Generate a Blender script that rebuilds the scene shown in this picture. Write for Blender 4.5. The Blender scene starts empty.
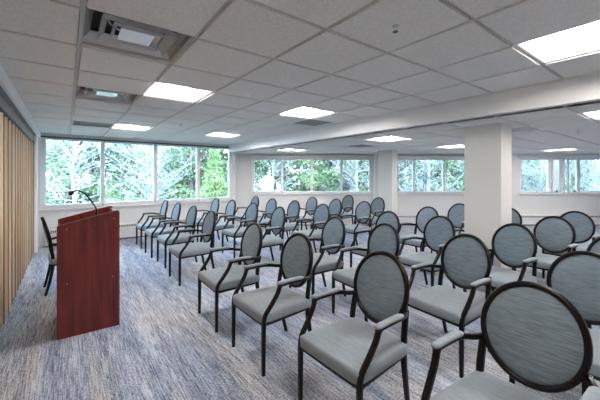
import bpy, bmesh, math, random
from mathutils import Vector, Matrix, noise as mnoise
random.seed(7)
PI = math.pi
C = bpy.context.scene.collection
sc = bpy.context.scene

# ---------------------------------------------------------------- camera
# world axes: +X runs from the folding partition into the room, +Y towards the window wall
YAW = math.radians(37.01)
S, K = math.sin(YAW), math.cos(YAW)
cam_d = bpy.data.cameras.new('camera'); cam = bpy.data.objects.new('camera', cam_d); C.objects.link(cam)
cam.location = (0, 0, 1.5); cam.rotation_euler = (PI/2, 0, -YAW)
cam_d.sensor_width = 36; cam_d.lens = 311/600*36; cam_d.shift_y = -0.04; cam_d.clip_start = 0.05; cam_d.clip_end = 300
sc.camera = cam
# ---------------------------------------------------------------- sky, sun, exposure
w = bpy.data.worlds.new('overcast sky'); sc.world = w; w.use_nodes = True
bg = w.node_tree.nodes['Background']; bg.inputs[0].default_value = (0.38, 0.63, 1.0, 1); bg.inputs[1].default_value = 8.0
sd = bpy.data.lights.new('sun', 'SUN'); sd.energy = 2.0; sd.angle = math.radians(6); sd.color = (1.0, 0.95, 0.85)
sun = bpy.data.objects.new('sun', sd); C.objects.link(sun); sun.rotation_euler = (math.radians(42), 0, math.radians(-20))
sc.view_settings.view_transform = 'Standard'; sc.view_settings.look = 'None'
sc.view_settings.gamma = 1.0; sc.view_settings.use_curve_mapping = False
sc.view_settings.exposure = 1.88
LAMP = 15.0

def W(X, Z, h=0.0):
    return Vector((X*K + Z*S, -X*S + Z*K, h))

# ---------------------------------------------------------------- materials
def mat(name, col, rough=0.6, metal=0.0, spec=0.5, bump=None, var=None, emit=None, coat=0.0):
    m = bpy.data.materials.new(name); m.use_nodes = True
    nt = m.node_tree; b = nt.nodes['Principled BSDF']
    b.inputs['Base Color'].default_value = (*col, 1); b.inputs['Roughness'].default_value = rough
    b.inputs['Metallic'].default_value = metal; b.inputs['Specular IOR Level'].default_value = spec
    if coat: b.inputs['Coat Weight'].default_value = coat; b.inputs['Coat Roughness'].default_value = 0.15
    tc = nt.nodes.new('ShaderNodeTexCoord')
    if var:                     # (scale xyz, amount)
        mp = nt.nodes.new('ShaderNodeMapping'); mp.inputs['Scale'].default_value = var[0]
        nz = nt.nodes.new('ShaderNodeTexNoise'); nz.inputs['Scale'].default_value = 1; nz.inputs['Detail'].default_value = 5
        rp = nt.nodes.new('ShaderNodeValToRGB')
        a = var[1]
        rp.color_ramp.elements[0].position = 0.3; rp.color_ramp.elements[1].position = 0.7
        rp.color_ramp.elements[0].color = (*[c*(1-a) for c in col], 1); rp.color_ramp.elements[1].color = (*[min(1, c*(1+a)) for c in col], 1)
        nt.links.new(tc.outputs['Object'], mp.inputs[0]); nt.links.new(mp.outputs[0], nz.inputs[0])
        nt.links.new(nz.outputs[0], rp.inputs[0]); nt.links.new(rp.outputs[0], b.inputs['Base Color'])
    if bump:
        n2 = nt.nodes.new('ShaderNodeTexNoise'); n2.inputs['Scale'].default_value = bump[0]; n2.inputs['Detail'].default_value = 3
        bp = nt.nodes.new('ShaderNodeBump'); bp.inputs['Strength'].default_value = bump[1]; bp.inputs['Distance'].default_value = 0.005
        nt.links.new(tc.outputs['Object'], n2.inputs[0]); nt.links.new(n2.outputs[0], bp.inputs['Height']); nt.links.new(bp.outputs[0], b.inputs['Normal'])
    if emit:
        b.inputs['Emission Color'].default_value = (*emit[0], 1); b.inputs['Emission Strength'].default_value = emit[1]
    return m

M = {}
M['wall'] = mat('wall paint', (0.80, 0.795, 0.79), 0.75, bump=(60, 0.05))
M['column'] = mat('column paint', (0.72, 0.71, 0.67), 0.6, bump=(60, 0.05))
M['soffit'] = mat('soffit grey', (0.30, 0.285, 0.28), 0.7, var=((3, 3, 3), 0.06))  # even mid-grey tone, darker than the walls
M['white'] = mat('white satin', (0.88, 0.88, 0.88), 0.4)
M['trim'] = mat('white trim', (0.88, 0.88, 0.88), 0.35)
M['grid'] = mat('ceiling grid', (0.55, 0.55, 0.54), 0.5)
M['heater'] = mat('heater enamel', (0.74, 0.73, 0.72), 0.4)
M['slot'] = mat('dark slots', (0.10, 0.11, 0.12), 0.7)
M['black'] = mat('black', (0.012, 0.012, 0.012), 0.7)
M['frame'] = mat('dark espresso metal', (0.005, 0.0035, 0.0035), 0.33, spec=0.28, coat=0.0)
M['chrome'] = mat('brushed aluminium', (0.95, 0.96, 0.98), 0.18, metal=0.55)
M['tone'] = mat('dark teal gasket', (0.08, 0.13, 0.15), 0.5)
M['ext'] = mat('outside render', (0.55, 0.5, 0.45), 0.9)
M['grass'] = mat('grass', (0.15, 0.17, 0.11), 0.95, var=((1.5, 1.5, 1.5), 0.35))
M['lamp'] = mat('lamp diffuser', (0.9, 0.9, 0.9), 0.5, emit=((1.0, 0.95, 0.90), LAMP))
M['greyperf'] = mat('perforated grey', (0.36, 0.36, 0.38), 0.6, bump=(200, 0.3))
M['greenled'] = mat('green plastic', (0.1, 0.6, 0.2), 0.4)
M['bark'] = mat('brown bark', (0.12, 0.09, 0.07), 0.9, var=((8, 8, 2), 0.4))
M['palebark'] = mat('pale bark', (0.27, 0.24, 0.225), 0.9, var=((8, 8, 2), 0.25))
M['plasticgrey'] = mat('grey plastic', (0.35, 0.35, 0.36), 0.4)
M['carpet_edge'] = None

def tile_mat():
    m = mat('acoustic tile', (0.56, 0.55, 0.53), 0.9)
    nt = m.node_tree; b = nt.nodes['Principled BSDF']; tc = nt.nodes.new('ShaderNodeTexCoord')
    n1 = nt.nodes.new('ShaderNodeTexNoise'); n1.inputs['Scale'].default_value = 55; n1.inputs['Detail'].default_value = 6; n1.inputs['Roughness'].default_value = 0.7
    r = nt.nodes.new('ShaderNodeValToRGB'); r.color_ramp.elements[0].position = 0.32; r.color_ramp.elements[1].position = 0.62
    r.color_ramp.elements[0].color = (0.70, 0.685, 0.665, 1); r.color_ramp.elements[1].color = (0.84, 0.83, 0.81, 1)
    nt.links.new(tc.outputs['Object'], n1.inputs[0]); nt.links.new(n1.outputs[0], r.inputs[0]); nt.links.new(r.outputs[0], b.inputs['Base Color'])
    bp = nt.nodes.new('ShaderNodeBump'); bp.inputs['Strength'].default_value = 0.3; bp.inputs['Distance'].default_value = 0.003
    nt.links.new(n1.outputs[0], bp.inputs['Height']); nt.links.new(bp.outputs[0], b.inputs['Normal'])
    return m
M['tile'] = tile_mat()

def carpet_mat():
    m = mat('striped carpet', (0.3, 0.32, 0.38), 0.95, spec=0.15)
    nt = m.node_tree; b = nt.nodes['Principled BSDF']; N = nt.nodes; L = nt.links
    tc = N.new('ShaderNodeTexCoord')
    def noise(scale, detail=3, rough=0.6, off=(0, 0, 0)):
        mp = N.new('ShaderNodeMapping'); mp.inputs['Scale'].default_value = scale; mp.inputs['Location'].default_value = off
        n = N.new('ShaderNodeTexNoise'); n.inputs['Scale'].default_value = 1; n.inputs['Detail'].default_value = detail; n.inputs['Roughness'].default_value = rough
        L.new(tc.outputs['Object'], mp.inputs[0]); L.new(mp.outputs[0], n.inputs[0]); return n.outputs[0]
    def math_(op, a, b_, clamp=False):
        x = N.new('ShaderNodeMath'); x.operation = op; x.use_clamp = clamp
        for i, q in enumerate((a, b_)):
            if isinstance(q, (int, float)): x.inputs[i].default_value = q
            else: L.new(q, x.inputs[i])
        return x.outputs[0]
    fine = noise((110, 4.0, 1), 5, 0.8)
    wide = noise((9, 0.7, 1), 3, 0.6, (3, 1, 0))
    cross = noise((50, 85, 1), 2, 0.6, (7, 2, 0))
    s = math_('ADD', math_('MULTIPLY', fine, 0.62), math_('MULTIPLY', wide, 0.18))
    s = math_('ADD', s, math_('MULTIPLY', cross, 0.30))
    r = N.new('ShaderNodeValToRGB'); e = r.color_ramp.elements
    e[0].position = 0.43; e[0].color = (0.06, 0.08, 0.13, 1)
    e[1].position = 0.665; e[1].color = (0.74, 0.74, 0.74, 1)
    for p, c in ((0.49, (0.18, 0.21, 0.28)), (0.535, (0.32, 0.35, 0.41)), (0.58, (0.50, 0.51, 0.54))):
        q = e.new(p); q.color = (*c, 1)
    L.new(s, r.inputs[0])
    tint = noise((3.2, 0.5, 1), 2, 0.5, (11, 4, 0))
    rt = N.new('ShaderNodeValToRGB'); rt.color_ramp.elements[0].position = 0.38; rt.color_ramp.elements[1].position = 0.62
    rt.color_ramp.elements[0].color = (0.88, 0.96, 1.10, 1); rt.color_ramp.elements[1].color = (1.04, 1.0, 0.97, 1)
    L.new(tint, rt.inputs[0])
    mx = N.new('ShaderNodeMix'); mx.data_type = 'RGBA'; mx.blend_type = 'MULTIPLY'; mx.inputs[0].default_value = 1
    L.new(r.outputs[0], mx.inputs[6]); L.new(rt.outputs[0], mx.inputs[7]); L.new(mx.outputs[2], b.inputs['Base Color'])
    bp = N.new('ShaderNodeBump'); bp.inputs['Strength'].default_value = 0.4; bp.inputs['Distance'].default_value = 0.004
    L.new(s, bp.inputs['Height']); L.new(bp.outputs[0], b.inputs['Normal'])
    return m
M['carpet'] = carpet_mat()

def fabric_mat(name, col, amt, sheen=0.3):
    m = mat(name, col, 0.75, spec=0.3)
    nt = m.node_tree; b = nt.nodes['Principled BSDF']; N = nt.nodes; L = nt.links
    tc = N.new('ShaderNodeTexCoord'); mp = N.new('ShaderNodeMapping'); mp.inputs['Scale'].default_value = (60, 9, 170)
    n = N.new('ShaderNodeTexNoise'); n.inputs['Scale'].default_value = 1; n.inputs['Detail'].default_value = 4; n.inputs['Roughness'].default_value = 0.7
    r = N.new('ShaderNodeValToRGB'); r.color_ramp.elements[0].position = 0.3; r.color_ramp.elements[1].position = 0.7
    r.color_ramp.elements[0].color = (*[c*(1-amt) for c in col], 1); r.color_ramp.elements[1].color = (*[c*(1+amt) for c in col], 1)
    L.new(tc.outputs['Object'], mp.inputs[0]); L.new(mp.outputs[0], n.inputs[0]); L.new(n.outputs[0], r.inputs[0]); L.new(r.outputs[0], b.inputs['Base Color'])
    bp = N.new('ShaderNodeBump'); bp.inputs['Strength'].default_value = 0.25; bp.inputs['Distance'].default_value = 0.002
    L.new(n.outputs[0], bp.inputs['Height']); L.new(bp.outputs[0], b.inputs['Normal'])
    b.inputs['Sheen Weight'].default_value = sheen; b.inputs['Sheen Roughness'].default_value = 0.4
    return m
M['back_fabric'] = fabric_mat('streaked blue grey fabric', (0.160, 0.205, 0.242), 0.42)
M['seat_fabric_lit'] = fabric_mat('top-lit blue grey seat fabric', (0.25, 0.292, 0.328), 0.14, 0.5)  # paler than the backs; light falling from above is put into the colour

def wood_mat(name, c0, c1, scale, rough=0.35, coat=0.2):
    m = mat(name, c0, rough, coat=coat)
    nt = m.node_tree; b = nt.nodes['Principled BSDF']; N = nt.nodes; L = nt.links
    tc = N.new('ShaderNodeTexCoord'); mp = N.new('ShaderNodeMapping'); mp.inputs['Scale'].default_value = scale
    n = N.new('ShaderNodeTexNoise'); n.inputs['Scale'].default_value = 1; n.inputs['Detail'].default_value = 6; n.inputs['Distortion'].default_value = 0.6
    r = N.new('ShaderNodeValToRGB'); r.color_ramp.elements[0].position = 0.3; r.color_ramp.elements[1].position = 0.72
    r.color_ramp.elements[0].color = (*c0, 1); r.color_ramp.elements[1].color = (*c1, 1)
    L.new(tc.outputs['Object'], mp.inputs[0]); L.new(mp.outputs[0], n.inputs[0]); L.new(n.outputs[0], r.inputs[0]); L.new(r.outputs[0], b.inputs['Base Color'])
    return m
M['mahogany'] = wood_mat('mahogany laminate', (0.105, 0.009, 0.008), (0.235, 0.028, 0.020), (22, 22, 1.6))
M['oak'] = wood_mat('oak pleat', (0.56, 0.38, 0.22), (0.90, 0.72, 0.52), (14, 14, 0.5), 0.5, 0.1)
M['oakdark'] = wood_mat('brown pleat hinge', (0.10, 0.05, 0.025), (0.19, 0.10, 0.05), (30, 30, 0.8), 0.5, 0.1)

def glass_mat():
    m = bpy.data.materials.new('window glass'); m.use_nodes = True; nt = m.node_tree; nt.nodes.clear()
    o = nt.nodes.new('ShaderNodeOutputMaterial'); t = nt.nodes.new('ShaderNodeBsdfTransparent'); g = nt.nodes.new('ShaderNodeBsdfGlossy')
    t.inputs[0].default_value = (0.95, 0.985, 0.98, 1); g.inputs['Roughness'].default_value = 0.02
    mx = nt.nodes.new('ShaderNodeMixShader'); f = nt.nodes.new('ShaderNodeFresnel'); f.inputs[0].default_value = 1.35
    nt.links.new(f.outputs[0], mx.inputs[0]); nt.links.new(t.outputs[0], mx.inputs[1]); nt.links.new(g.outputs[0], mx.inputs[2]); nt.links.new(mx.outputs[0], o.inputs[0])
    return m
M['glass'] = glass_mat()

def leaf_mat(name, c0, c1):
    m = bpy.data.materials.new(name); m.use_nodes = True; nt = m.node_tree; nt.nodes.clear(); N = nt.nodes; L = nt.links
    o = N.new('ShaderNodeOutputMaterial'); d = N.new('ShaderNodeBsdfDiffuse'); t = N.new('ShaderNodeBsdfTranslucent'); mx = N.new('ShaderNodeMixShader'); mx.inputs[0].default_value = 0.4
    tc = N.new('ShaderNodeTexCoord'); n = N.new('ShaderNodeTexNoise'); n.inputs['Scale'].default_value = 1.7; n.inputs['Detail'].default_value = 4
    r = N.new('ShaderNodeValToRGB'); r.color_ramp.elements[0].position = 0.35; r.color_ramp.elements[1].position = 0.65
    r.color_ramp.elements[0].color = (*c0, 1); r.color_ramp.elements[1].color = (*c1, 1)
    L.new(tc.outputs['Object'], n.inputs[0]); L.new(n.outputs[0], r.inputs[0])
    for q in (d, t): L.new(r.outputs[0], q.inputs[0])
    L.new(d.outputs[0], mx.inputs[1]); L.new(t.outputs[0], mx.inputs[2]); L.new(mx.outputs[0], o.inputs[0])
    return m
M['leaf_dark'] = leaf_mat('dark evergreen leaves', (0.07, 0.085, 0.05), (0.27, 0.30, 0.17))
M['leaf_mid'] = leaf_mat('mid green leaves', (0.11, 0.15, 0.07), (0.40, 0.43, 0.24))
M['leaf_yellow'] = leaf_mat('yellow green needles', (0.18, 0.25, 0.09), (0.46, 0.52, 0.25))
M['leaf_blue'] = leaf_mat('blue green leaves', (0.10, 0.12, 0.10), (0.38, 0.40, 0.32))

# ---------------------------------------------------------------- helpers
def link(name, bm, m, parent=None, loc=None, rotz=0.0, smooth=False):
    me = bpy.data.meshes.new(name); bm.normal_update(); bm.to_mesh(me); bm.free()
    if smooth:
        for p in me.polygons: p.use_smooth = True
    for x in (m if isinstance(m, (list, tuple)) else [m]): me.materials.append(x)
    o = bpy.data.objects.new(name, me); C.objects.link(o)
    if parent: o.parent = parent
    if loc is not None: o.location = loc
    o.rotation_euler = (0, 0, rotz)
    return o
def thing(name, label, cat, loc=(0, 0, 0), rotz=0.0, group=None):
    o = bpy.data.objects.new(name, None); C.objects.link(o); o.empty_display_size = 0.1
    o.location = loc; o.rotation_euler = (0, 0, rotz); o['label'] = label; o['category'] = cat
    if group: o['group'] = group
    return o
def struct(name, bm, m, label=None, cat=None, rotz=0.0, smooth=False):
    o = link(name, bm, m, None, None, rotz, smooth); o['kind'] = 'structure'
    if label: o['label'] = label
    if cat: o['category'] = cat
    return o
def box(bm, x0, x1, y0, y1, z0, z1, mi=0):
    vs = [bm.verts.new((x, y, z)) for x in (x0, x1) for y in (y0, y1) for z in (z0, z1)]
    for f in ((0, 1, 3, 2), (4, 6, 7, 5), (0, 4, 5, 1), (2, 3, 7, 6), (0, 2, 6, 4), (1, 5, 7, 3)):
        q = bm.faces.new([vs[i] for i in f]); q.material_index = mi
    return vs
def bx(*a):
    bm = bmesh.new(); box(bm, *a); return bm
def bevel(bm, w_, seg=2):
    bmesh.ops.bevel(bm, geom=list(bm.edges), offset=w_, segments=seg, affect='EDGES', profile=0.5); return bm
def prism(bm, pts, axis, a, b):
    # pts 2-D polygon; extruded on axis 'x','y' or 'z' from a to b
    def mk(p, t):
        return {'x': (t, p[0], p[1]), 'y': (p[0], t, p[1]), 'z': (p[0], p[1], t)}[axis]
    A = [bm.verts.new(mk(p, a)) for p in pts]; B = [bm.verts.new(mk(p, b)) for p in pts]
    bm.faces.new(A); bm.faces.new(list(reversed(B)))
    for i in range(len(pts)):
        j = (i+1) % len(pts); bm.faces.new((A[i], B[i], B[j], A[j]))
    bmesh.ops.recalc_face_normals(bm, faces=bm.faces)
def catmull(P, n=5):
    P = [Vector(p) for p in P]; out = []
    for i in range(len(P)-1):
        p0 = P[max(i-1, 0)]; p1 = P[i]; p2 = P[i+1]; p3 = P[min(i+2, len(P)-1)]
        for k in range(n):
            t = k/n
            out.append(0.5*((2*p1)+(-p0+p2)*t+(2*p0-5*p1+4*p2-p3)*t*t+(-p0+3*p1-3*p2+p3)*t**3))
    out.append(P[-1]); return out
def tube(bm, P, r, seg=8, closed=False, flat=(1, 1), up=None):
    P = [Vector(p) for p in P]; n = len(P); rings = []
    R = r if isinstance(r, (list, tuple)) else [r]*n
    u = None
    for i, p in enumerate(P):
        if closed: t = (P[(i+1) % n]-P[i-1]).normalized()
        else: t = (P[min(i+1, n-1)]-P[max(i-1, 0)]).normalized()
        if up is not None: u = (Vector(up)-t*t.dot(Vector(up))).normalized()
        elif u is None:
            a = Vector((0, 1, 0)) if abs(t.y) < 0.8 else Vector((1, 0, 0)); u = (a-t*t.dot(a)).normalized()
        else: u = (u-t*t.dot(u)).normalized()
        v = t.cross(u)
        rr = R[min(int(i*len(R)/n), len(R)-1)] if len(R) != n else R[i]
        ring = []
        for k in range(seg):
            a = 2*PI*(k+0.5)/seg
            ca, sa = math.cos(a), math.sin(a)
            ca = math.copysign(abs(ca)**0.7, ca); sa = math.copysign(abs(sa)**0.7, sa)
            ring.append(bm.verts.new(p+u*ca*rr*flat[0]+v*sa*rr*flat[1]))
        rings.append(ring)
    m_ = n if closed else n-1
    for i in range(m_):
        A, B = rings[i], rings[(i+1) % n]
        for k in range(seg):
            bm.faces.new((A[k], A[(k+1) % seg], B[(k+1) % seg], B[k]))
    if not closed:
        bm.faces.new(list(reversed(rings[0]))); bm.faces.new(rings[-1])
    bmesh.ops.recalc_face_normals(bm, faces=bm.faces)
    return bm
def lathe(bm, prof, seg=20, cx=0, cy=0):
    rings = []
    for r, z in prof:
        rings.append([bm.verts.new((cx+r*math.cos(2*PI*k/seg), cy+r*math.sin(2*PI*k/seg), z)) for k in range(seg)] if r > 1e-5 else [bm.verts.new((cx, cy, z))])
    for A, B in zip(rings, rings[1:]):
        for k in range(seg):
            j = (k+1) % seg
            if len(A) == 1 and len(B) == 1: continue
            if len(A) == 1: bm.faces.new((A[0], B[k], B[j]))
            elif len(B) == 1: bm.faces.new((A[k], A[j], B[0]))
            else: bm.faces.new((A[k], A[j], B[j], B[k]))
    bmesh.ops.recalc_face_normals(bm, faces=bm.faces)
    return bm
def bisect(bm, co, no):   # removes what lies on the +no side
    bmesh.ops.bisect_plane(bm, geom=list(bm.verts)+list(bm.edges)+list(bm.faces), plane_co=co, plane_no=no, clear_outer=True)

# ================================================================ ROOM SHELL
CH, LH = 2.43, 2.19          # upper and lower ceiling heights
U1 = 8.5                     # inner face of the window wall
XP = -0.42                   # upper ceiling's edge over the partition
VB = 3.80                    # bulkhead
ZF = 9.5                     # far wall, in its own turned frame
P0 = W(-1.93, ZF)            # where far wall begins
PE = W(10.8, ZF)
BK = -2.0                    # wall behind the camera
far_n = Vector((S, K, 0)); far_p = W(0, ZF)

bm = bmesh.new()
fl = [(-0.66, BK-0.1), (PE.x+0.1, BK-0.1), (PE.x+0.1, PE.y), W(10.9, ZF+0.15)[:2], W(-1.95, ZF+0.15)[:2], (VB, U1+0.15), (-0.66, U1+0.15)]
prism(bm, [(p[0], p[1]) for p in fl], 'z', -0.12, 0.0)
struct('floor', bm, M['carpet'])
struct('wall_left', bx(-0.78, -0.66, BK-0.1, U1+0.2, -0.1, CH), M['wall'])
struct('wall_back', bx(-0.66, PE.x+0.1, BK-0.12, BK, -0.1, CH), M['wall'])
struct('wall_right', bx(PE.x, PE.x+0.12, BK, PE.y+0.02, -0.1, CH), M['wall'])

# ---- window wall
WX = [-0.42, 0.69, 1.83, 2.93, 3.92]; WS, WT = 0.80, 2.365
bm = bmesh.new()
box(bm, -0.66, 4.0, U1, U1+0.2, -0.1, WS); box(bm, -0.66, 4.0, U1, U1+0.2, WT, CH+0.15)
box(bm, -0.66, WX[0], U1, U1+0.2, WS, WT); box(bm, WX[-1], 4.0, U1, U1+0.2, WS, WT)
struct('wall_window_side', bm, M['wall'])
# short return between window wall and far wall
bm = bmesh.new(); 
prism(bm, [(4.002, U1), (P0.x, P0.y), (P0.x+0.12, P0.y+0.2), (4.002, U1+0.3)], 'z', -0.1, CH)
struct('wall_corner', bm, M['wall'])

def window(n, X0, X1, z0, z1, mull, y0, rotz, frame_w=0.05, depth=0.08, extra=None):
    """frames, mullions and panes of one window, in the wall's own frame (x along, y outwards)"""
    e = bpy.data.objects.new('window_%d' % n, None); C.objects.link(e); e['kind'] = 'structure'; e.rotation_euler = (0, 0, rotz)
    bm = bmesh.new(); f = frame_w; d0, d1 = y0+0.04, y0+0.04+depth
    box(bm, X0, X1, d0, d1, z0, z0+f); box(bm, X0, X1, d0, d1, z1-f, z1)
    box(bm, X0, X0+f, d0, d1, z0+f, z1-f); box(bm, X1-f, X1, d0, d1, z0+f, z1-f)
    link('window_frame', bm, M['white'], e)
    for x in mull:
        link('mullion', bx(x-f*0.5, x+f*0.5, d0, d1, z0+f, z1-f), M['white'], e)
    xs = [X0]+list(mull)+[X1]
    for a, b in zip(xs, xs[1:]):
        link('pane', bx(a+f*0.5, b-f*0.5, (d0+d1)/2-0.003, (d0+d1)/2+0.003, z0+f*0.9, z1-f*0.9), M['glass'], e)
    link('window_sill', bevel(bx(X0-0.05, X1+0.05, y0-0.05, y0+0.04, z0-0.03, z0), 0.006), M['white'], e)
    return e
w1 = window(1, WX[0], WX[-1], WS, WT, WX[1:-1], U1, 0, 0.085)
link('head_strip', bx(WX[0], WX[-1], U1+0.015, U1+0.05, WT-0.045, WT-0.015), M['tone'], w1)  # thin dark teal strip across the window head
for x in WX[1:-1]:
    link('frame_clip', bx(x-0.012, x+0.012, U1+0.01, U1+0.04, WS+0.02, WS+0.06), M['plasticgrey'], w1)

# ---- far wall (turned frame: x = X, y = Z)
R = -YAW
FS, FT = 0.965, 2.06
G = [(-1.47, 2.20), (2.90, 5.35), (6.72, 10.6)]
bm = bmesh.new()
box(bm, -1.93, 10.9, ZF, ZF+0.2, -0.1, FS); box(bm, -1.93, 10.9, ZF, ZF+0.2, FT, LH+0.25)
xs = [-1.93]+[q for g in G for q in g]+[10.9]
for a, b in zip(xs[0::2], xs[1::2]): box(bm, a, b, ZF, ZF+0.2, FS, FT)
struct('wall_far', bm, M['wall'], rotz=R)
w2 = window(2, *G[0], FS, FT, [-0.55, 0.36, 1.27], ZF, R, 0.07)
link('shade_cassette', bevel(bx(G[0][0]-0.04, G[0][1]+0.04, ZF-0.07, ZF-0.003, FT-0.01, FT+0.075), 0.008), M['white'], w2)
for x in (-1.42, -0.55, 0.36, 1.27): link('frame_clip', bx(x-0.012, x+0.012, ZF+0.0, ZF+0.04, FS-0.0, FS+0.03), M['plasticgrey'], w2)
w3 = window(3, *G[1], FS, FT, [3.50, 4.43], ZF, R, 0.07)
link('shade_cassette', bevel(bx(G[1][0]-0.04, G[1][1]+0.04, ZF-0.07, ZF-0.003, FT-0.01, FT+0.05), 0.008), M['white'], w3)
w4 = window(4, *G[2], FS, FT, [7.68, 8.09, 8.55, 9.65], ZF, R, 0.07)
link('shade_cassette', bevel(bx(G[2][0]-0.06, G[2][1]+0.04, ZF-0.09, ZF-0.003, FT-0.02, FT+0.10), 0.008), M['white'], w4)
for x in (7.82, 8.38):
    fr = bmesh.new()   # opening sash in the narrow lights, standing proud of the frame
    a, b = (7.70, 8.0) if x < 8 else (8.17, 8.53)
    box(fr, a, a+0.05, ZF+0.0, ZF+0.04, FS, FT); box(fr, b-0.05, b, ZF, ZF+0.04, FS, FT); box(fr, a+0.05, b-0.05, ZF, ZF+0.04, FS, FS+0.05); box(fr, a+0.05, b-0.05, ZF, ZF+0.04, FT-0.05, FT)
    s_ = link('casement', fr, M['white'], w4)
    bm = bmesh.new(); box(bm, x-0.05, x+0.05, ZF-0.025, ZF, FS+0.045, FS+0.07); box(bm, x-0.015, x+0.015, ZF-0.04, ZF-0.02, FS+0.06, FS+0.12)
    link('latch', bm, M['tone'], s_)
# wall strip (pilaster) by the second column
struct('trim_1', bx(2.24, 2.42, ZF-0.10, ZF, 0, LH), M['wall'], rotz=R)
# outside face of the building beyond the small panes (tan pillar outside)
t_ = link('brick_pier', bx(8.25, 8.42, ZF+0.6, ZF+0.9, -0.5, 3.2), mat('tan brick', (0.62, 0.47, 0.36), 0.9, bump=(20, 0.4)))
t_['label'] = 'tan masonry pier standing just outside the small casement windows'; t_['category'] = 'pier'; t_.rotation_euler = (0, 0, R)

# ---- bulkhead between the two ceilings, soffit over the partition
struct('trim_2', bx(VB, VB+0.12, BK, U1+0.0, LH, CH+0.12), M['trim'])
bm = bmesh.new(); box(bm, XP-0.03, XP, BK, U1, 2.285, CH)
struct('trim_3', bm, M['trim'])
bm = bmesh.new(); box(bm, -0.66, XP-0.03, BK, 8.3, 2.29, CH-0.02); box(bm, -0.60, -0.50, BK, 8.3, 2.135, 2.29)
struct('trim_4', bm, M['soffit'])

# ---- columns
def column(n, v, u, lw, lu):
    bm = bx(v, v+lw, u, u+lu, 0, LH); struct('trim_%d' % n, bm, M['column'])
    bm = bmesh.new()
column(5, 4.37, 1.60, 0.345, 0.45)
column(6, 6.66, 4.93, 0.22, 0.45)
# white rounded end post of the partition beside the window
bm = bmesh.new(); lathe(bm, [(0.0, 0), (0.065, 0), (0.065, 2.30), (0.0, 2.30)], 20, -0.50, 8.02); box(bm, -0.62, -0.50, 7.9, 8.45, 0, 2.30)
struct('trim_7', bm, M['white'])

# ---- ceilings: exposed grid with tegular tiles, one mesh each
T = 0.61
UO, VO = 2.063, 0.688
def ceiling(name, z, u_o, v_o, ir, jr, holes, cuts):
    bm = bmesh.new()
    for i in range(*ir):
        for j in range(*jr):
            u0, v0 = u_o+i*T, v_o+j*T
            if (i, j) in holes: continue
            g = 0.015
            # tile: face lies 7 mm below the grid
            f0 = [(v0+g, u0+g), (v0+T-g, u0+g), (v0+T-g, u0+T-g), (v0+g, u0+T-g)]
            e_ = 0.002
            f1 = [(v0+g+e_, u0+g+e_), (v0+T-g-e_, u0+g+e_), (v0+T-g-e_, u0+T-g-e_), (v0+g+e_, u0+T-g-e_)]
            A = [bm.verts.new((*p, z+0.004)) for p in f0]; B = [bm.verts.new((*p, z-0.017)) for p in f1]
            for k in range(4): bm.faces.new((A[k], A[(k+1) % 4], B[(k+1) % 4], B[k]))
            bm.faces.new(B)
    W_ = 0.012
    u_a, u_b = u_o+ir[0]*T, u_o+ir[1]*T; v_a, v_b = v_o+jr[0]*T, v_o+jr[1]*T
    for i in range(ir[0], ir[1]+1): box(bm, v_a, v_b, u_o+i*T-W_, u_o+i*T+W_, z, z+0.02, 1)
    for j in range(jr[0], jr[1]+1): box(bm, v_o+j*T-W_, v_o+j*T+W_, u_a, u_b, z-0.0025, z+0.0195, 1)
    for co, no in cuts: bisect(bm, co, no)
    bmesh.ops.recalc_face_normals(bm, faces=bm.faces)
    return struct(name, bm, [M['tile'], M['grid']])
up_holes = {(2, 0), (7, 0), (2, 3), (7, 3), (-3, 3), (-3, 0), (0, -1), (3, -1), (7, -1), (3, 4)}
ceiling('ceiling', CH, UO, VO, (-7, 11), (-2, 6), up_holes,
        [((XP, 0, 0), (-1, 0, 0)), ((VB+0.02, 0, 0), (1, 0, 0)), ((0, U1, 0), (0, 1, 0)), ((0, BK, 0), (0, -1, 0))])
LUO, LVO = 0.26, 4.45
low_holes = {(0, 0), (5, 0), (10, 0), (5, 4), (0, 4), (3, 9), (7, 1), (2, 1), (0, 9)}
ceiling('ceiling_low', LH, LUO, LVO, (-4, 15), (-2, 18), low_holes,
        [((VB+0.12, 0, 0), (-1, 0, 0)), ((far_p.x, far_p.y, 0), far_n), ((0, BK, 0), (0, -1, 0)), ((PE.x, 0, 0), (1, 0, 0)), ((0, U1, 0), (0, 1, 0))])
bm = bmesh.new(); prism(bm, [(-0.78, BK-0.12), (PE.x+0.2, BK-0.12), (PE.x+0.2, PE.y), W(10.9, ZF+0.2)[:2], W(-1.95, ZF+0.2)[:2], (VB, U1+0.2), (-0.78, U1+0.2)], 'z', CH+0.2, CH+0.35)
struct('ceiling_sun_block', bm, M['ext'])  # unseen slab added to keep the sun out of the room
bm = bmesh.new()
for (a, b) in (((-0.78, BK-0.12), (PE.x+0.2, BK-0.12)), ((PE.x+0.12, BK-0.12), (PE.x+0.12, PE.y+0.1)), ((-0.78, BK-0.1), (-0.78, U1+0.2))):
    x0, x1 = sorted((a[0], b[0])); y0, y1 = sorted((a[1], b[1])); box(bm, x0-0.02, x1+0.02, y0-0.02, y1+0.02, CH-0.3, CH+0.3)
box(bm, -0.78, VB+0.2, U1+0.15, U1+0.2, CH, CH+0.25)
struct('wall_parapet', bm, M['ext'])
bm = bx(-1.95, 10.9, ZF+0.15, ZF+0.2, LH, CH+0.25); struct('wall_far_upper', bm, M['ext'], rotz=R)
struct('wall_far_gap', bx(VB+0.1, P0.x+0.3, P0.y-0.2, P0.y+0.32, LH+0.02, CH+0.25), M['ext'])

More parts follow.
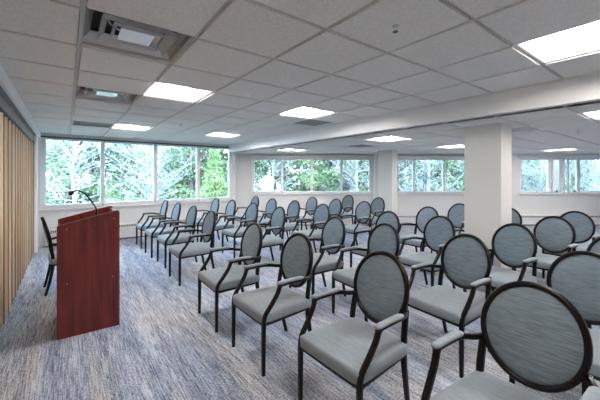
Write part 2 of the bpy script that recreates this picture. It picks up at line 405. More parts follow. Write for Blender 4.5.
# ================================================================ CEILING FIXTURES
def light_fixture(u, v, z, label, group):
    t = thing('ceiling_light', label, 'ceiling light', (v, u, z), 0, group)
    h = T/2-0.002; bm = bmesh.new(); f = 0.02
    box(bm, -h, h, -h, -h+f, -0.006, 0.012); box(bm, -h, h, h-f, h, -0.006, 0.012); box(bm, -h, -h+f, -h+f, h-f, -0.006, 0.012); box(bm, h-f, h, -h+f, h-f, -0.006, 0.012)
    link('frame', bm, M['white'], t)
    bm = bmesh.new(); hh = h-f; prev = None       # curved white reflector, two wings
    prof = [(-hh, 0.0), (-hh*0.85, 0.035), (-hh*0.6, 0.068), (-hh*0.3, 0.085), (hh*0.3, 0.085), (hh*0.6, 0.068), (hh*0.85, 0.035), (hh, 0.0)]
    rows = [[bm.verts.new((x, y, zz)) for x, zz in prof] for y in (-hh, hh)]
    for k in range(len(prof)-1): bm.faces.new((rows[0][k], rows[0][k+1], rows[1][k+1], rows[1][k]))
    for rr in rows: bm.faces.new(rr)
    link('reflector', bm, M['white'], t)
    bm = bmesh.new(); pts = [(0.115*math.sin(a), 0.062-0.052*math.cos(a)) for a in [(-PI/2)+PI*k/10 for k in range(11)]]
    rows = [[bm.verts.new((x, y, zz)) for x, zz in pts] for y in (-hh+0.02, hh-0.02)]
    for k in range(len(pts)-1): bm.faces.new((rows[0][k], rows[0][k+1], rows[1][k+1], rows[1][k]))
    for rr in rows: bm.faces.new(rr)
    bmesh.ops.recalc_face_normals(bm, faces=bm.faces)
    link('diffuser', bm, M['lamp'], t)
    for y in (-hh+0.022, hh-0.022):
        bm = bmesh.new(); tube(bm, [(x*1.06, y, zz*1.0-0.002) for x, zz in pts], 0.004, 6)
        link('end_cap', bm, M['plasticgrey'], t)
    return t
UG, LG = 'recessed lights in the high ceiling', 'recessed lights in the low ceiling'
cu = lambda i: UO+T*(i+0.5)
cv = lambda j: VO+T*(j+0.5)
light_fixture(cu(2), cv(0), CH, 'lit square ceiling light between the two metal air vents and the smoke detector', UG)
light_fixture(cu(7), cv(0), CH, 'lit ceiling light nearest the large left window, above the lectern', UG)
light_fixture(cu(2), cv(3), CH, 'lit ceiling light beside the dark louvred vent near the bulkhead', UG)
light_fixture(cu(7), cv(3), CH, 'lit ceiling light near the window wall, where bulkhead meets the windows', UG)
light_fixture(cu(-3), cv(3), CH, 'large lit ceiling light at the top right corner, close to the camera', UG)
light_fixture(cu(-3), cv(0), CH, 'unseen ceiling light added overhead behind the near vent, outside the picture', UG)  # unseen fixture continuing the pattern, added for its light on the room
lu = lambda i: LUO+T*(i+0.5)
lv = lambda j: LVO+T*(j+0.5)
light_fixture(lu(0), lv(0), LH, 'lit low-ceiling light at the right edge beside the square column', LG)
light_fixture(lu(5), lv(0), LH, 'lit low-ceiling light just beyond the bulkhead, left of the far column', LG)
light_fixture(lu(10), lv(0), LH, 'small lit low-ceiling light above the far left bank of windows', LG)
light_fixture(lu(5), lv(4), LH, 'lit low-ceiling light between the far column and the near column', LG)
light_fixture(lu(0), lv(4), LH, 'unseen fill light added to the low ceiling beyond the right edge of the picture', LG)  # out-of-frame fixture in line with the others, added as fill light
light_fixture(lu(0), lv(9), LH, 'second unseen fill light added to the low ceiling, far beyond the right edge of the picture', LG)  # also unseen, added to brighten the low-ceilinged part
light_fixture(lu(3), lv(9), LH, 'lit low-ceiling light above the small casement windows at far right', LG)

def nested_vent(u, v, z, label, group):
    t = thing('air_vent', label, 'air vent', (v, u, z), 0, group)
    h = T/2-0.004
    link('backing', bx(-h+0.01, h-0.01, -h+0.01, h-0.01, 0.11, 0.12), M['black'], t)
    def flare(a0, z0, a1, z1, th=0.004):
        bm = bmesh.new(); r = []
        for a, zz in ((a0, z0), ((a0+a1)/2+0.012, (z0+z1)/2), (a1, z1)):
            r.append([bm.verts.new((sx*a, sy*a, zz)) for sx, sy in ((-1, -1), (1, -1), (1, 1), (-1, 1))])
        for A, B in zip(r, r[1:]):
            for k in range(4): bm.faces.new((A[k], A[(k+1) % 4], B[(k+1) % 4], B[k]))
        bmesh.ops.solidify(bm, geom=list(bm.faces), thickness=th)
        bmesh.ops.recalc_face_normals(bm, faces=bm.faces); return bm
    link('outer_cone', flare(h, -0.008, h-0.055, 0.085), M['chrome'], t)
    link('middle_cone', flare(h-0.085, -0.004, h-0.13, 0.06), M['chrome'], t)
    link('inner_cone', flare(h-0.155, 0.0, h-0.185, 0.045), M['chrome'], t)
    bm = bx(-0.10, 0.10, -0.10, 0.10, 0.012, 0.02)
    link('centre_plate', bevel(bm, 0.003), M['chrome'], t)
    bm = bmesh.new(); tube(bm, [(0.16*math.cos(a), 0.16*math.sin(a), 0.095) for a in [2*PI*k/24 for k in range(24)]], 0.006, 6, True)
    link('duct_collar', bm, M['chrome'], t)
    return t
nested_vent(cu(0), cv(-1), CH, 'shiny metal square air diffuser at the top left, nearest the camera', 'nested metal ceiling diffusers')
nested_vent(cu(3), cv(-1), CH, 'shiny metal square air diffuser further back, beside the lit ceiling light', 'nested metal ceiling diffusers')
def louvre(u, v, z, m, back, label, n=12, part='louvre_frame'):
    t = thing('air_grille', label, 'air vent', (v, u, z), 0, None)
    h = T/2-0.004; f = 0.03; bm = bmesh.new()
    box(bm, -h, h, -h, -h+f, -0.008, 0.01); box(bm, -h, h, h-f, h, -0.008, 0.01); box(bm, -h, -h+f, -h+f, h-f, -0.008, 0.01); box(bm, h-f, h, -h+f, h-f, -0.008, 0.01)
    link('frame', bm, M['white'] if m != M['greyperf'] else m, t)
    link('backing', bx(-h+0.02, h-0.02, -h+0.02, h-0.02, 0.035, 0.04), back, t)
    bm = bmesh.new()
    for k in range(n):
        x = -h+f+(2*h-2*f)*(k+0.5)/n; wd = 0.012
        prism(bm, [(x-wd, 0.022), (x-wd+0.003, 0.024), (x+wd, -0.002), (x+wd-0.003, -0.004)], 'y', -h+f, h-f)
    link('louvres', bm, m, t)
    return t
louvre(cu(3), cv(4), CH, M['plasticgrey'], M['black'], 'dark louvred air grille in the high ceiling beside the bulkhead')
louvre(cu(7), cv(-1), CH, M['greyperf'], M['greyperf'], 'flat grey return grille in the high ceiling near the left window', 16)
louvre(lu(7), lv(1), LH, M['plasticgrey'], M['black'], 'dark air grille in the low ceiling left of the far column')
louvre(lu(2), lv(1), LH, M['chrome'], M['black'], 'dark and white air grille in the low ceiling just right of the near column')
t = thing('smoke_detector', 'round white smoke detector on the high ceiling beyond the lit light', 'smoke detector', (1.62, 3.10, CH-0.007))
link('base', lathe(bmesh.new(), [(0, 0), (0.062, 0), (0.062, -0.012), (0.055, -0.016), (0, -0.016)]), M['white'], t)
link('sensor_head', lathe(bmesh.new(), [(0.045, -0.016), (0.046, -0.03), (0.032, -0.042), (0, -0.044)]), M['white'], t, smooth=True)
def sprinkler(u, v, z, label):
    t = thing('sprinkler', label, 'sprinkler', (v, u, z-0.007), 0, 'ceiling sprinklers')
    link('escutcheon', lathe(bmesh.new(), [(0, 0), (0.038, 0), (0.036, -0.006), (0.015, -0.012), (0, -0.012)]), M['chrome'], t, smooth=True)
    bm = bmesh.new(); tube(bm, [(0, 0, -0.01), (0, 0, -0.02)], 0.008)
    for s in (-1, 1): tube(bm, catmull([(s*0.008, 0, -0.018), (s*0.016, 0, -0.03), (0, 0, -0.045)]), 0.0028, 6)
    link('frame_arms', bm, M['chrome'], t)
    bm = bmesh.new(); lathe(bm, [(0, -0.045), (0.017, -0.046), (0.017, -0.049), (0, -0.049)], 14)
    link('deflector', bm, M['tone'], t)
sprinkler(1.16, 1.60, CH, 'chrome sprinkler head in the high ceiling near the top centre')
sprinkler(5.55, 1.60, CH, 'small sprinkler head in the high ceiling towards the window wall')
sprinkler(1.2, 6.07, LH, 'sprinkler head in the low ceiling at the right, beyond the column')

# ================================================================ BASEBOARD HEATERS
def heater(x0, x1, y, h, rotz, label, seg=1.8):
    # stands against the wall face at y, protruding to y-0.09
    t = thing('baseboard_heater', label, 'heater', (0, 0, 0), rotz)
    d = 0.09; bm = bmesh.new()
    prism(bm, [(y-0.003, 0.03), (y-d, 0.03), (y-d, h-0.12), (y-d, h-0.03), (y-d+0.03, h), (y-0.003, h)], 'x', x0, x1)
    link('casing', bm, M['heater'], t)
    link('toe_recess', bx(x0+0.02, x1-0.02, y-0.06, y-0.003, 0.0, 0.03), M['slot'], t)
    bm = bmesh.new(); x = x0+0.1
    while x < x1-0.1:
        box(bm, x, x+0.018, y-d-0.002, y-d+0.01, h-0.085, h-0.04); x += 0.034
    link('grille_slots', bm, M['slot'], t)
    bm = bmesh.new(); box(bm, x0, x1, y-d-0.008, y-d, 0.05, 0.065); box(bm, x0, x1, y-d-0.005, y-d, h-0.12, h-0.112)
    link('trim_lip', bm, M['trim'], t)
heater(-0.35, 3.78, U1, 0.38, 0, 'long white baseboard heater under the large left window')
heater(-1.8, 10.7, ZF, 0.33, R, 'long white baseboard heater along the far angled window wall')

# ================================================================ FOLDING PARTITION
t = thing('folding_partition', 'wood-grain accordion folding partition standing closed along the left wall', 'partition', (-0.53, 0, 0))
NP = 34; pitch = (7.86+1.9)/NP
for k in range(NP):
    y = -1.9+k*pitch; bm = bmesh.new(); th = 0.012
    a, b, c_ = (-0.045, y), (0.035, y+pitch*0.30), (0.035, y+pitch*0.70)
    d_ = (-0.045, y+pitch)
    pts = [a, b, c_, d_]; n_ = [(p[0]-th, p[1]) for p in reversed(pts)]
    prism(bm, pts+n_, 'z', 0.025, 2.125)
    pl = link('pleat', bm, M['oak'], t)
    bm = bx(-0.062, -0.030, y-0.03, y+0.03, 0.02, 2.128); link('hinge_strip', bm, M['oakdark'], pl)
    bm = bx(0.033, 0.041, y+pitch*0.5-0.014, y+pitch*0.5+0.014, 0.02, 2.128); link('edge_strip', bm, M['oakdark'], pl)
link('end_board', bx(-0.06, 0.04, 7.865, 7.95, 0.02, 2.13), wood_mat('amber end board', (0.30, 0.15, 0.05), (0.42, 0.24, 0.09), (30, 30, 1)), t)
link('track', bx(-0.05, 0.05, BK+0.02, 7.95, 2.128, 2.15), M['slot'], t)

# ================================================================ LECTERN
LX, LY = 0.185, 3.90
t = thing('lectern', 'dark red mahogany lectern with slanted top standing left of the chairs', 'lectern', (LX, LY, 0))
hw, hd = 0.30, 0.25
def side_pts(dz=0.0):
    P = [(-hd, 0.0), (hd, 0.0), (hd, 1.145-0.03)]
    P += [(hd-0.02+0.02*math.cos(a), 1.135+0.02*math.sin(a)-0.0) for a in (0, PI/6, PI/3, PI/2)]
    P += [(hd-0.055, 1.15), (-hd+0.02, 1.045), (-hd+0.005, 1.04), (-hd, 1.03)]
    return P
for y0 in (-hw, hw-0.022):
    bm = bmesh.new(); prism(bm, side_pts(), 'y', y0, y0+0.022)
    sp = link('side_panel', bm, M['mahogany'], t)
    if y0 < 0:
        for (px, pz) in ((-0.175, 1.005-0.0), (0.04, 1.03), (0.20, 1.075), (-0.175, 0.50), (0.195, 0.50)):
            bm = bmesh.new(); lathe(bm, [(0, 0), (0.006, 0), (0.006, 0.002), (0, 0.002)], 10)
            bmesh.ops.rotate(bm, verts=bm.verts, cent=(0, 0, 0), matrix=Matrix.Rotation(PI/2, 3, 'X'))
            bmesh.ops.translate(bm, verts=bm.verts, vec=(px, y0, pz))
            link('screw_cap', bm, M['slot'] if px == 0.04 else mat('brass cap', (0.45, 0.22, 0.12), 0.4), sp)
link('front_panel', bx(hd-0.035, hd-0.012, -hw+0.022, hw-0.022, 0.05, 1.135), M['mahogany'], t)
bm = bmesh.new(); prism(bm, [(-hd+0.01, 0.955), (hd-0.035, 1.06), (hd-0.035, 1.08), (-hd+0.01, 0.975)], 'y', -hw+0.022, hw-0.022)
link('reading_desk', bm, M['mahogany'], t)
link('book_stop', bx(-hd+0.002, -hd+0.016, -hw+0.022, hw-0.022, 0.93, 1.0), M['mahogany'], t)
link('shelf', bx(-hd+0.03, hd-0.035, -hw+0.022, hw-0.022, 0.62, 0.64), M['mahogany'], t)
link('bottom_board', bx(-hd+0.02, hd-0.035, -hw+0.022, hw-0.022, 0.05, 0.072), M['mahogany'], t)
# small green dot on the reading desk, built as a short rod
b_ = bmesh.new(); tube(b_, [(-0.05, 0, 0), (0.05, 0, 0)], 0.009, 10)
o = link('green_spot', b_, M['greenled'], None, (LX-0.18, LY-0.235, 0.975+0.032)); o.rotation_euler = (0, -0.2, 0.2)
o['label'] = 'small green pen lying at the low end of the lectern top'; o['category'] = 'spot'
# gooseneck microphone
mx, my = 0.26, 3.90
t = thing('microphone', 'black gooseneck microphone rising from the lectern top', 'microphone', (mx, my, 1.058))
link('base', lathe(bmesh.new(), [(0, 0), (0.03, 0), (0.03, 0.012), (0.014, 0.022), (0.012, 0.05), (0, 0.05)], 18), M['black'], t, smooth=False)
bm = bmesh.new(); tube(bm, catmull([(0, 0, 0.04), (-0.005, 0, 0.10), (-0.05, 0, 0.19), (-0.11, 0, 0.267), (-0.165, 0, 0.292), (-0.19, 0, 0.287)], 7), 0.0075, 8)
link('gooseneck', bm, M['frame'], t, smooth=True)
bm = bmesh.new(); lathe(bm, [(0, -0.03), (0.010, -0.028), (0.012, -0.005), (0.0, -0.004)], 14); h_ = link('capsule_holder', bm, M['frame'], t, (-0.19, 0, 0.287), smooth=True); h_.rotation_euler = (0, math.radians(-120+180), 0)
bm = bmesh.new(); bmesh.ops.create_uvsphere(bm, u_segments=16, v_segments=10, radius=0.021); bmesh.ops.scale(bm, vec=(1.35, 1, 1), verts=bm.verts)
g_ = link('windscreen', bm, mat('foam', (0.02, 0.02, 0.022), 0.9, bump=(400, 0.5)), t, (-0.213, 0, 0.270), smooth=True); g_.rotation_euler = (0, math.radians(-35), 0)

# ================================================================ ARMCHAIRS
def seat_bm():
    bm = bmesh.new(); nx, ny = 14, 14; top = []; bot = []
    def edge(t): return max(0.0, 1-abs(t)**16)**0.45
    grid = {}
    for layer in (0, 1):
        for i in range(nx+1):
            for j in range(ny+1):
                a = math.sin((-1+2*i/nx)*PI/2); b = math.sin((-1+2*j/ny)*PI/2)
                wd = 0.262-0.022*(a+1)/2
                # rounded plan corners
                rc = 1-0.045*(abs(a)**8*abs(b)**8)
                x = a*0.255*rc-0.027; y = b*wd*rc
                e = min(edge(a), 1)*min(edge(b), 1)
                if layer: z = 0.446+0.018*e**0.7+0.012*(1-a*a)*(1-b*b)+(0.0)*a
                else: z = 0.392-0.008*e
                grid[(layer, i, j)] = bm.verts.new((x, y, z))
    for i in range(nx):
        for j in range(ny):
            bm.faces.new([grid[(1, i, j)], grid[(1, i+1, j)], grid[(1, i+1, j+1)], grid[(1, i, j+1)]])
            bm.faces.new([grid[(0, i, j+1)], grid[(0, i+1, j+1)], grid[(0, i+1, j)], grid[(0, i, j)]])
    def side(idx):
        for a, b in zip(idx, idx[1:]):
            bm.faces.new([grid[(0, *a)], grid[(0, *b)], grid[(1, *b)], grid[(1, *a)]])
    side([(i, 0) for i in range(nx+1)]); side([(nx, j) for j in range(ny+1)]); side([(i, ny) for i in range(nx, -1, -1)]); side([(0, j) for j in range(ny, -1, -1)])
    bmesh.ops.recalc_face_normals(bm, faces=bm.faces)
    rim = [e for e in bm.edges if len(e.link_faces) == 2 and e.calc_face_angle() > 0.6 and min(v.co.z for v in e.verts) > 0.43]
    bmesh.ops.bevel(bm, geom=rim, offset=0.008, segments=3, affect='EDGES', profile=0.5)
    return bm
BT = math.atan2(0.105, 0.5)       # recline
BC = Vector((0.244, 0, 0.733)); BA, BB = 0.208, 0.226
BU = Vector((math.sin(BT), 0, math.cos(BT))); BN = Vector((math.cos(BT), 0, -math.sin(BT)))
def oval_pt(a, r=1.0, d=0.0):
    y = BA*r*math.sin(a); h = BB*r*math.cos(a)
    return BC+BU*h+Vector((0, y, 0))+BN*(d+0.9*(y*y)*-0.35)
def make_chair(label):
    t = thing('armchair', label, 'chair', (0, 0, 0))
    link('seat', seat_bm(), M['seat_fabric_lit'], t, smooth=True)
    bm = bmesh.new()
    tube(bm, [(-0.262, -0.235, 0.378), (-0.262, 0.235, 0.378)], 0.014, 8); tube(bm, [(0.19, -0.205, 0.378), (0.19, 0.205, 0.378)], 0.014, 8)
    for s in (-1, 1): tube(bm, [(-0.262, s*0.25, 0.378), (0.195, s*0.215, 0.378)], 0.014, 8)
    link('seat_frame', bm, M['frame'], t)
    for s in (-1, 1):
        bm = bmesh.new(); tube(bm, [(-0.266, s*0.252, 0.0), (-0.265, s*0.252, 0.2), (-0.263, s*0.252, 0.40)], [0.0145, 0.0165, 0.018], 8)
        link('leg', bm, M['frame'], t)
        bm = bmesh.new(); P = catmull([(0.265, s*0.200, 0.0), (0.227, s*0.208, 0.16), (0.196, s*0.214, 0.33), (0.192, s*0.216, 0.45), (0.207, s*0.214, 0.56), (0.226, s*0.209, 0.65)], 4)
        tube(bm, P, [0.0145+0.004*min(1, k/8) for k in range(len(P))], 8)
        link('leg', bm, M['frame'], t)
        bm = bmesh.new(); P = catmull([(-0.263, s*0.252, 0.395), (-0.250, s*0.256, 0.45), (-0.198, s*0.262, 0.52), (-0.150, s*0.267, 0.59), (-0.130, s*0.269, 0.638), (-0.118, s*0.270, 0.652)], 5)
        tube(bm, P, 0.0165, 8)
        P = catmull([(-0.140, s*0.270, 0.652), (-0.06, s*0.270, 0.656), (0.06, s*0.266, 0.655), (0.12, s*0.257, 0.648), (0.175, s*0.236, 0.638), (0.222, s*0.212, 0.638)], 5)
        tube(bm, P, 0.0150, 8)
        ar = link('armrest', bm, M['frame'], t)
        bm = bmesh.new(); P = [(-0.152+0.25*k/10, s*(0.271-0.004*k/10), 0.673-0.002*abs(k-5)*0.3) for k in range(11)]
        tube(bm, P, [0.014]+[0.0205]*9+[0.013], 10, flat=(1.1, 0.55), up=(0, 1, 0))
        link('arm_pad', bm, M['seat_fabric_lit'], ar, smooth=True)
    # oval back: padded on both faces, dark ring around it
    bm = bmesh.new(); rr = [0, 0.25, 0.5, 0.7, 0.85, 0.94, 0.985, 1.0]; seg = 40
    for sd_ in (-1, 1):
        rings = []
        for r in rr:
            d = sd_*0.026*(1-r**3.2)**0.6 if r < 1 else 0
            if sd_ == 1: d *= 0.8
            rings.append([bm.verts.new(oval_pt(2*PI*k/seg, r*0.985, d)) for k in range(seg)] if r > 0 else [bm.verts.new(oval_pt(0, 0, d))])
        for A, B in zip(rings, rings[1:]):
            for k in range(seg):
                j = (k+1) % seg
                bm.faces.new((A[0], B[k], B[j]) if len(A) == 1 else (A[k], B[k], B[j], A[j]))
    bmesh.ops.remove_doubles(bm, verts=bm.verts, dist=0.0004)
    bmesh.ops.recalc_face_normals(bm, faces=bm.faces)
    link('backrest', bm, M['back_fabric'], t, smooth=True)
    bm = bmesh.new(); tube(bm, [oval_pt(2*PI*k/48, 1.02) for k in range(48)], 0.0150, 8, True, flat=(1.25, 0.95), up=BN)
    link('back_frame', bm, M['frame'], t, smooth=True)
    return t
def copy_tree(o, parent=None):
    c = o.copy(); C.objects.link(c); c.parent = parent
    for ch in list(o.children): copy_tree(ch, c)
    return c
where = ['next to the window wall', 'second from the window wall', 'third from the window wall', 'fourth from the window wall',
         'fifth from the window wall', 'sixth from the window wall', 'second nearest the camera', 'nearest the camera']
rows = ['in the front row', 'in the second row', 'in the third row']
# (distance along the row, distance of the back from the partition side, turn in degrees)
grid = [[(7.34, 1.80, 0), (6.43, 1.81, 1), (5.61, 1.85, .5), (4.63, 1.80, 0), (3.12, 1.72, -1), (2.29, 1.74, 1), (1.38, 1.79, 1), (0.54, 1.86, -2)],
        [(7.20, 2.92, 0), (6.46, 2.99, 1), (5.51, 3.01, 1.5), (4.51, 2.97, -2), (2.98, 2.83, -4), (2.23, 2.88, -5), (1.36, 2.93, -4), (0.54, 2.93, -4)],
        [(7.25, 4.02, -2), (6.29, 3.94, 0), (5.50, 4.02, -1), (4.48, 3.94, -1), (2.95, 3.91, -3), (2.20, 4.00, -5), (1.35, 4.01, -6), (0.53, 4.03, -5)]]
spots = [(*grid[r][k], 'blue-grey oval-back armchair %s, %s' % (rows[r], where[k])) for r in range(3) for k in range(8)]
base = 'blue-grey oval-back armchair '
spots += [(6.18, 5.08, -1, base+'at the window end of the fourth row'), (5.31, 5.07, -3, base+'second from the window end of the fourth row'),
          (4.44, 5.06, -3, base+'in the fourth row, third from its window end'), (2.99, 5.05, -5, base+'in the fourth row, just left of the square column'),
          (2.13, 5.10, -4, base+'mostly hidden behind the square column, fourth row'), (1.27, 5.17, -4, base+'in the fourth row, just right of the square column'),
          (6.14, 6.35, -1, base+'in the back row before the far left windows'), (5.01, 6.23, -4, base+'in the back row right beside the far column'),
          (2.95, 6.10, -3, base+'in the back row, cut off by the square column'), (2.10, 6.02, 0, base+'in the back row, hidden behind the square column'),
          (1.24, 6.15, 0, base+'in the back row, rightmost, before the far right heater')]
GR = 'oval-back armchairs set out in rows'
proto = make_chair('x')
for n, (u, v, a, lab) in enumerate(spots):
    o = proto if n == 0 else copy_tree(proto)
    o.location = (v-0.29, u, 0); o.rotation_euler = (0, 0, math.radians(a)); o['label'] = lab; o['group'] = GR
o = copy_tree(proto); o.location = (0.05, 5.24, 0); o.rotation_euler = (0, 0, PI+math.radians(4))
o['label'] = 'lone oval-back armchair behind the lectern, seen edge-on against the partition'; del o['group']

# ================================================================ OUTSIDE
bm = bmesh.new()
prism(bm, [(-40, 8.8), (3, 8.8), (60, -34), (90, 60), (-40, 60)], 'z', -0.75, -0.65)
g = link('ground', bm, M['grass']); g['kind'] = 'structure'
def leaves(bm, pts, size, droop=0.0):
    for p in pts:
        s = size*0.55*random.uniform(0.6, 1.4)
        a = Vector((random.gauss(0, 1), random.gauss(0, 1), random.gauss(0, 0.6)-droop)).normalized()
        b = a.cross(Vector((random.gauss(0, 1), random.gauss(0, 1), random.gauss(0, 1)))).normalized()
        v = [bm.verts.new(p+a*s), bm.verts.new(p+b*s*0.42), bm.verts.new(p-a*s*0.8), bm.verts.new(p-b*s*0.42)]
        bm.faces.new(v)
def foliage_bush(R_, H, z0, n, size, droop=0):
    bm = bmesh.new(); blobs = []
    for k in range(26):
        t_ = random.random(); a = random.uniform(0, 2*PI); rr = R_*math.sqrt(random.random())*(0.55+0.45*math.sin(PI*min(1, t_*0.9+0.15)))
        blobs.append((Vector((rr*math.cos(a), rr*math.sin(a), z0+t_*H)), random.uniform(0.28, 0.5)*R_*0.75))
    P = []
    for _ in range(int(n*3.2)):
        c, r = random.choice(blobs); d = Vector((random.gauss(0, 1), random.gauss(0, 1), random.gauss(0, 0.8))).normalized()
        P.append(c+d*r*random.uniform(0.6, 1.05))
    leaves(bm, P, size, droop); return bm
def foliage_cone(R_, H, z0, n, size):
    bm = bmesh.new(); P = []
    for _ in range(int(n*2.6)):
        t_ = 1-math.sqrt(random.random()); a = random.uniform(0, 2*PI); a = round(a*4)/4+random.gauss(0, 0.07)
        lay = round(t_*16)/16
        rr = R_*(1-t_)*random.uniform(0.25, 1.05)
        P.append(Vector((rr*math.cos(a), rr*math.sin(a), z0+lay*H-rr*0.25+random.gauss(0, 0.07))))
    leaves(bm, P, size, 0.7); return bm
def trunk_bm(H, r, nb, spread, z0=0, lean=0.0):
    bm = bmesh.new(); base_ = [Vector((lean*k/6*1.0+random.gauss(0, 0.04)*k*0.5, random.gauss(0, 0.04)*k*0.5, H*k/6)) for k in range(7)]
    P = catmull(base_, 3); tube(bm, P, [r*(1-0.75*k/len(P)) for k in range(len(P))], 7)
    for _ in range(nb):
        k = random.randint(3, len(P)-3); s = P[k]; a = random.uniform(0, 2*PI); L_ = spread*random.uniform(0.5, 1.0)
        e = s+Vector((math.cos(a)*L_, math.sin(a)*L_, L_*random.uniform(0.3, 1.0)))
        mid = (s+e)/2+Vector((random.gauss(0, 0.1), random.gauss(0, 0.1), random.gauss(0, 0.1)))
        Q = catmull([s, mid, e], 4); r0 = r*0.4*random.uniform(0.5, 1)
        tube(bm, Q, [r0*(1-0.7*i/len(Q)) for i in range(len(Q))], 5)
        for q in range(7):
            s2 = Q[random.randint(2, len(Q)-2)]; e2 = s2+Vector((random.gauss(0, 0.5), random.gauss(0, 0.5), random.uniform(0.1, 0.9)))*L_*0.6
            tube(bm, [s2, (s2+e2)/2+Vector((0, 0, 0.05)), e2], [r0*0.45, r0*0.35, r0*0.15], 4)
    return bm
GZ = -0.65
def tree(kind, X, Z, R_, H, m, label, n=2600, size=0.13, bark='bark', z0=0.3):
    p = W(X, Z, GZ); t = thing(kind, label, 'shrub' if 'shrub' in kind else 'tree', p, random.uniform(0, 6), 'trees outside the windows')
    if kind == 'conifer': bm = foliage_cone(R_, H, z0, n, size)
    else: bm = foliage_bush(R_, H-z0, z0, n, size)
    link('foliage', bm, m, t)
    link('trunk', trunk_bm(H*0.85, 0.05+0.018*H, 12 if kind != 'conifer' else 5, R_*0.8), M[bark], t, smooth=True)
    return t
def bare(X, Z, H, label, lean=0.0, nb=34):
    p = W(X, Z, GZ); t = thing('bare_tree', label, 'tree', p, random.uniform(0, 6), 'trees outside the windows')
    link('trunk', trunk_bm(H, 0.055 if nb == 40 else 0.085, int(nb*1.3), 1.7, 0, lean), M['palebark'], t, smooth=True)
    bm = bmesh.new(); leaves(bm, [Vector((random.gauss(0, 1.0), random.gauss(0, 1.0), random.uniform(0.8, H))) for _ in range(1500)], 0.10)
    link('foliage', bm, M['leaf_mid'], t)
tree('leafy_tree', -11.2, 12.6, 1.7, 5.5, M['leaf_mid'], 'leafy green tree outside the left end pane of the large window')
tree('evergreen_tree', -13.0, 17.5, 2.8, 8.5, M['leaf_dark'], 'dark evergreen behind the leafy tree outside the left end pane', 4200, 0.2)
bare(-8.8, 12.2, 7, 'pale bare-branched tree outside the second pane of the large window', 0.8)
tree('leafy_tree', -7.7, 14.6, 1.8, 6, M['leaf_mid'], 'leafy tree behind pale branches outside the second pane')
tree('evergreen_tree', -9.0, 19.5, 3.0, 9, M['leaf_blue'], 'blue-green evergreen far behind the second pane of the large window', 4200, 0.2)
bare(-6.3, 12.8, 7, 'pale leaning tree with bare twigs outside the third pane', 1.6)
tree('leafy_tree', -5.6, 16.0, 2.0, 7, M['leaf_mid'], 'leafy tree behind the leaning tree outside the third pane', 3200, 0.16)
tree('conifer', -3.75, 13.6, 0.85, 4.0, M['leaf_yellow'], 'yellow-green pointed conifer outside the right end pane of the large window', 3600, 0.11)
tree('evergreen_tree', -3.4, 18.5, 2.8, 8.5, M['leaf_dark'], 'dark evergreen behind the pointed conifer', 4200, 0.2)
tree('evergreen_tree', -0.8, 15.2, 2.0, 6.5, M['leaf_dark'], 'dense evergreen outside the first pane of the far left window bank', 3800, 0.16)
tree('leafy_tree', 0.6, 13.4, 1.2, 4.2, M['leaf_mid'], 'small leafy tree outside the second pane of the far left window bank')
tree('leafy_tree', 1.7, 16.4, 1.9, 6.5, M['leaf_blue'], 'blue-green leafy tree outside the third pane of the far left bank', 3400, 0.15)
tree('leafy_tree', 3.2, 14.0, 1.4, 5.0, M['leaf_mid'], 'leafy tree outside the right end pane of the far left bank')
bare(2.4, 13.0, 6, 'slim pale bare tree before the right end of far left bank', 0.5, 24)
tree('evergreen_tree', 1.0, 21.5, 3.4, 9.5, M['leaf_blue'], 'tall blue-green evergreen far behind the far left window bank', 4200, 0.22)
bare(5.4, 13.2, 6, 'pale bare tree outside the middle window bank, left part', -0.5)
tree('leafy_tree', 5.2, 16.2, 1.9, 6.5, M['leaf_blue'], 'pale blue-green tree outside the middle window bank', 2600, 0.13)
tree('leafy_tree', 7.6, 15.2, 1.7, 6.0, M['leaf_mid'], 'leafy tree at the right of the middle window bank', 2400, 0.13)
bare(7.4, 12.9, 6, 'pale bare tree outside right part of the middle window bank', 0.6)
tree('evergreen_tree', 6.2, 22.0, 3.4, 9.0, M['leaf_blue'], 'tall blue-green evergreen far behind the middle window bank', 3600, 0.22)
bare(10.4, 13.4, 6.5, 'pale bare tree outside the first pane of the far right bank', 0.7)
tree('leafy_tree', 11.0, 15.5, 1.8, 6.0, M['leaf_blue'], 'thin blue-green tree outside the far right window bank', 2200, 0.12)
tree('leafy_tree', 13.8, 15.0, 1.8, 6.0, M['leaf_blue'], 'blue-green tree at the right end of the far right bank', 2200, 0.12)
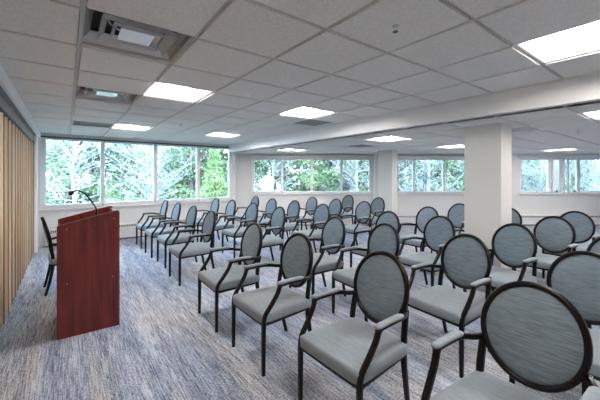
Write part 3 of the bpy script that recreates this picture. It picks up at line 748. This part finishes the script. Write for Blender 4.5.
bare(13.2, 13.0, 6.5, 'pale bare tree outside the last pane of the far right bank', -0.4)
tree('evergreen_tree', 12.5, 21.5, 3.6, 9.0, M['leaf_blue'], 'tall evergreen far behind the far right window bank', 3600, 0.22)
tree('evergreen_tree', 18.5, 20.5, 3.4, 9.0, M['leaf_blue'], 'tall evergreen beyond the right edge of the far right bank', 3000, 0.22)
tree('evergreen_tree', -17.5, 15.5, 2.8, 8.0, M['leaf_mid'], 'tall tree at the far left beyond the large window', 3000, 0.2)

# woodland behind the nearer trees
for k, (X, Z, m, label) in enumerate([
    (-21.0, 21.0, 'leaf_mid', 'tall woodland tree far behind the left end pane of the large window'),
    (-15.5, 23.5, 'leaf_dark', 'tall dark woodland tree far behind the second pane of the large window'),
    (-11.0, 25.5, 'leaf_mid', 'tall green woodland tree far behind the third pane of the large window'),
    (-6.5, 24.0, 'leaf_dark', 'tall dark woodland tree far behind the right end pane of the large window'),
    (-2.2, 26.0, 'leaf_mid', 'tall green woodland tree far behind the first pane of the far left bank'),
    (3.6, 26.5, 'leaf_dark', 'tall dark woodland tree far behind the third pane of the far left bank'),
    (8.5, 27.0, 'leaf_mid', 'tall woodland tree far behind the left part of the middle bank'),
    (11.0, 24.5, 'leaf_blue', 'tall woodland tree far behind the right part of the middle bank'),
    (16.0, 25.0, 'leaf_mid', 'tall woodland tree far behind the first pane of the far right bank'),
    (20.5, 26.5, 'leaf_blue', 'tall woodland tree far behind the last pane of the far right bank')]):
    tree('woodland_tree', X, Z, 3.2, 10.0, M[m], label, 3600, 0.40)
for X, Z, lean, label in [(-10.2, 11.0, 0.4, 'slender pale bare tree close outside the left end pane of the large window'),
    (-5.4, 11.6, -0.7, 'slender pale bare tree close outside between the second and third panes'),
    (-1.2, 12.2, 0.4, 'slender pale bare tree close outside the first pane of the far left bank'),
    (9.0, 11.8, -0.4, 'slender pale bare tree close outside behind the square column'),
    (11.9, 12.0, 0.3, 'slender pale bare tree close outside the far right bank')]:
    bare(X, Z, 5.5, label, lean, 40)
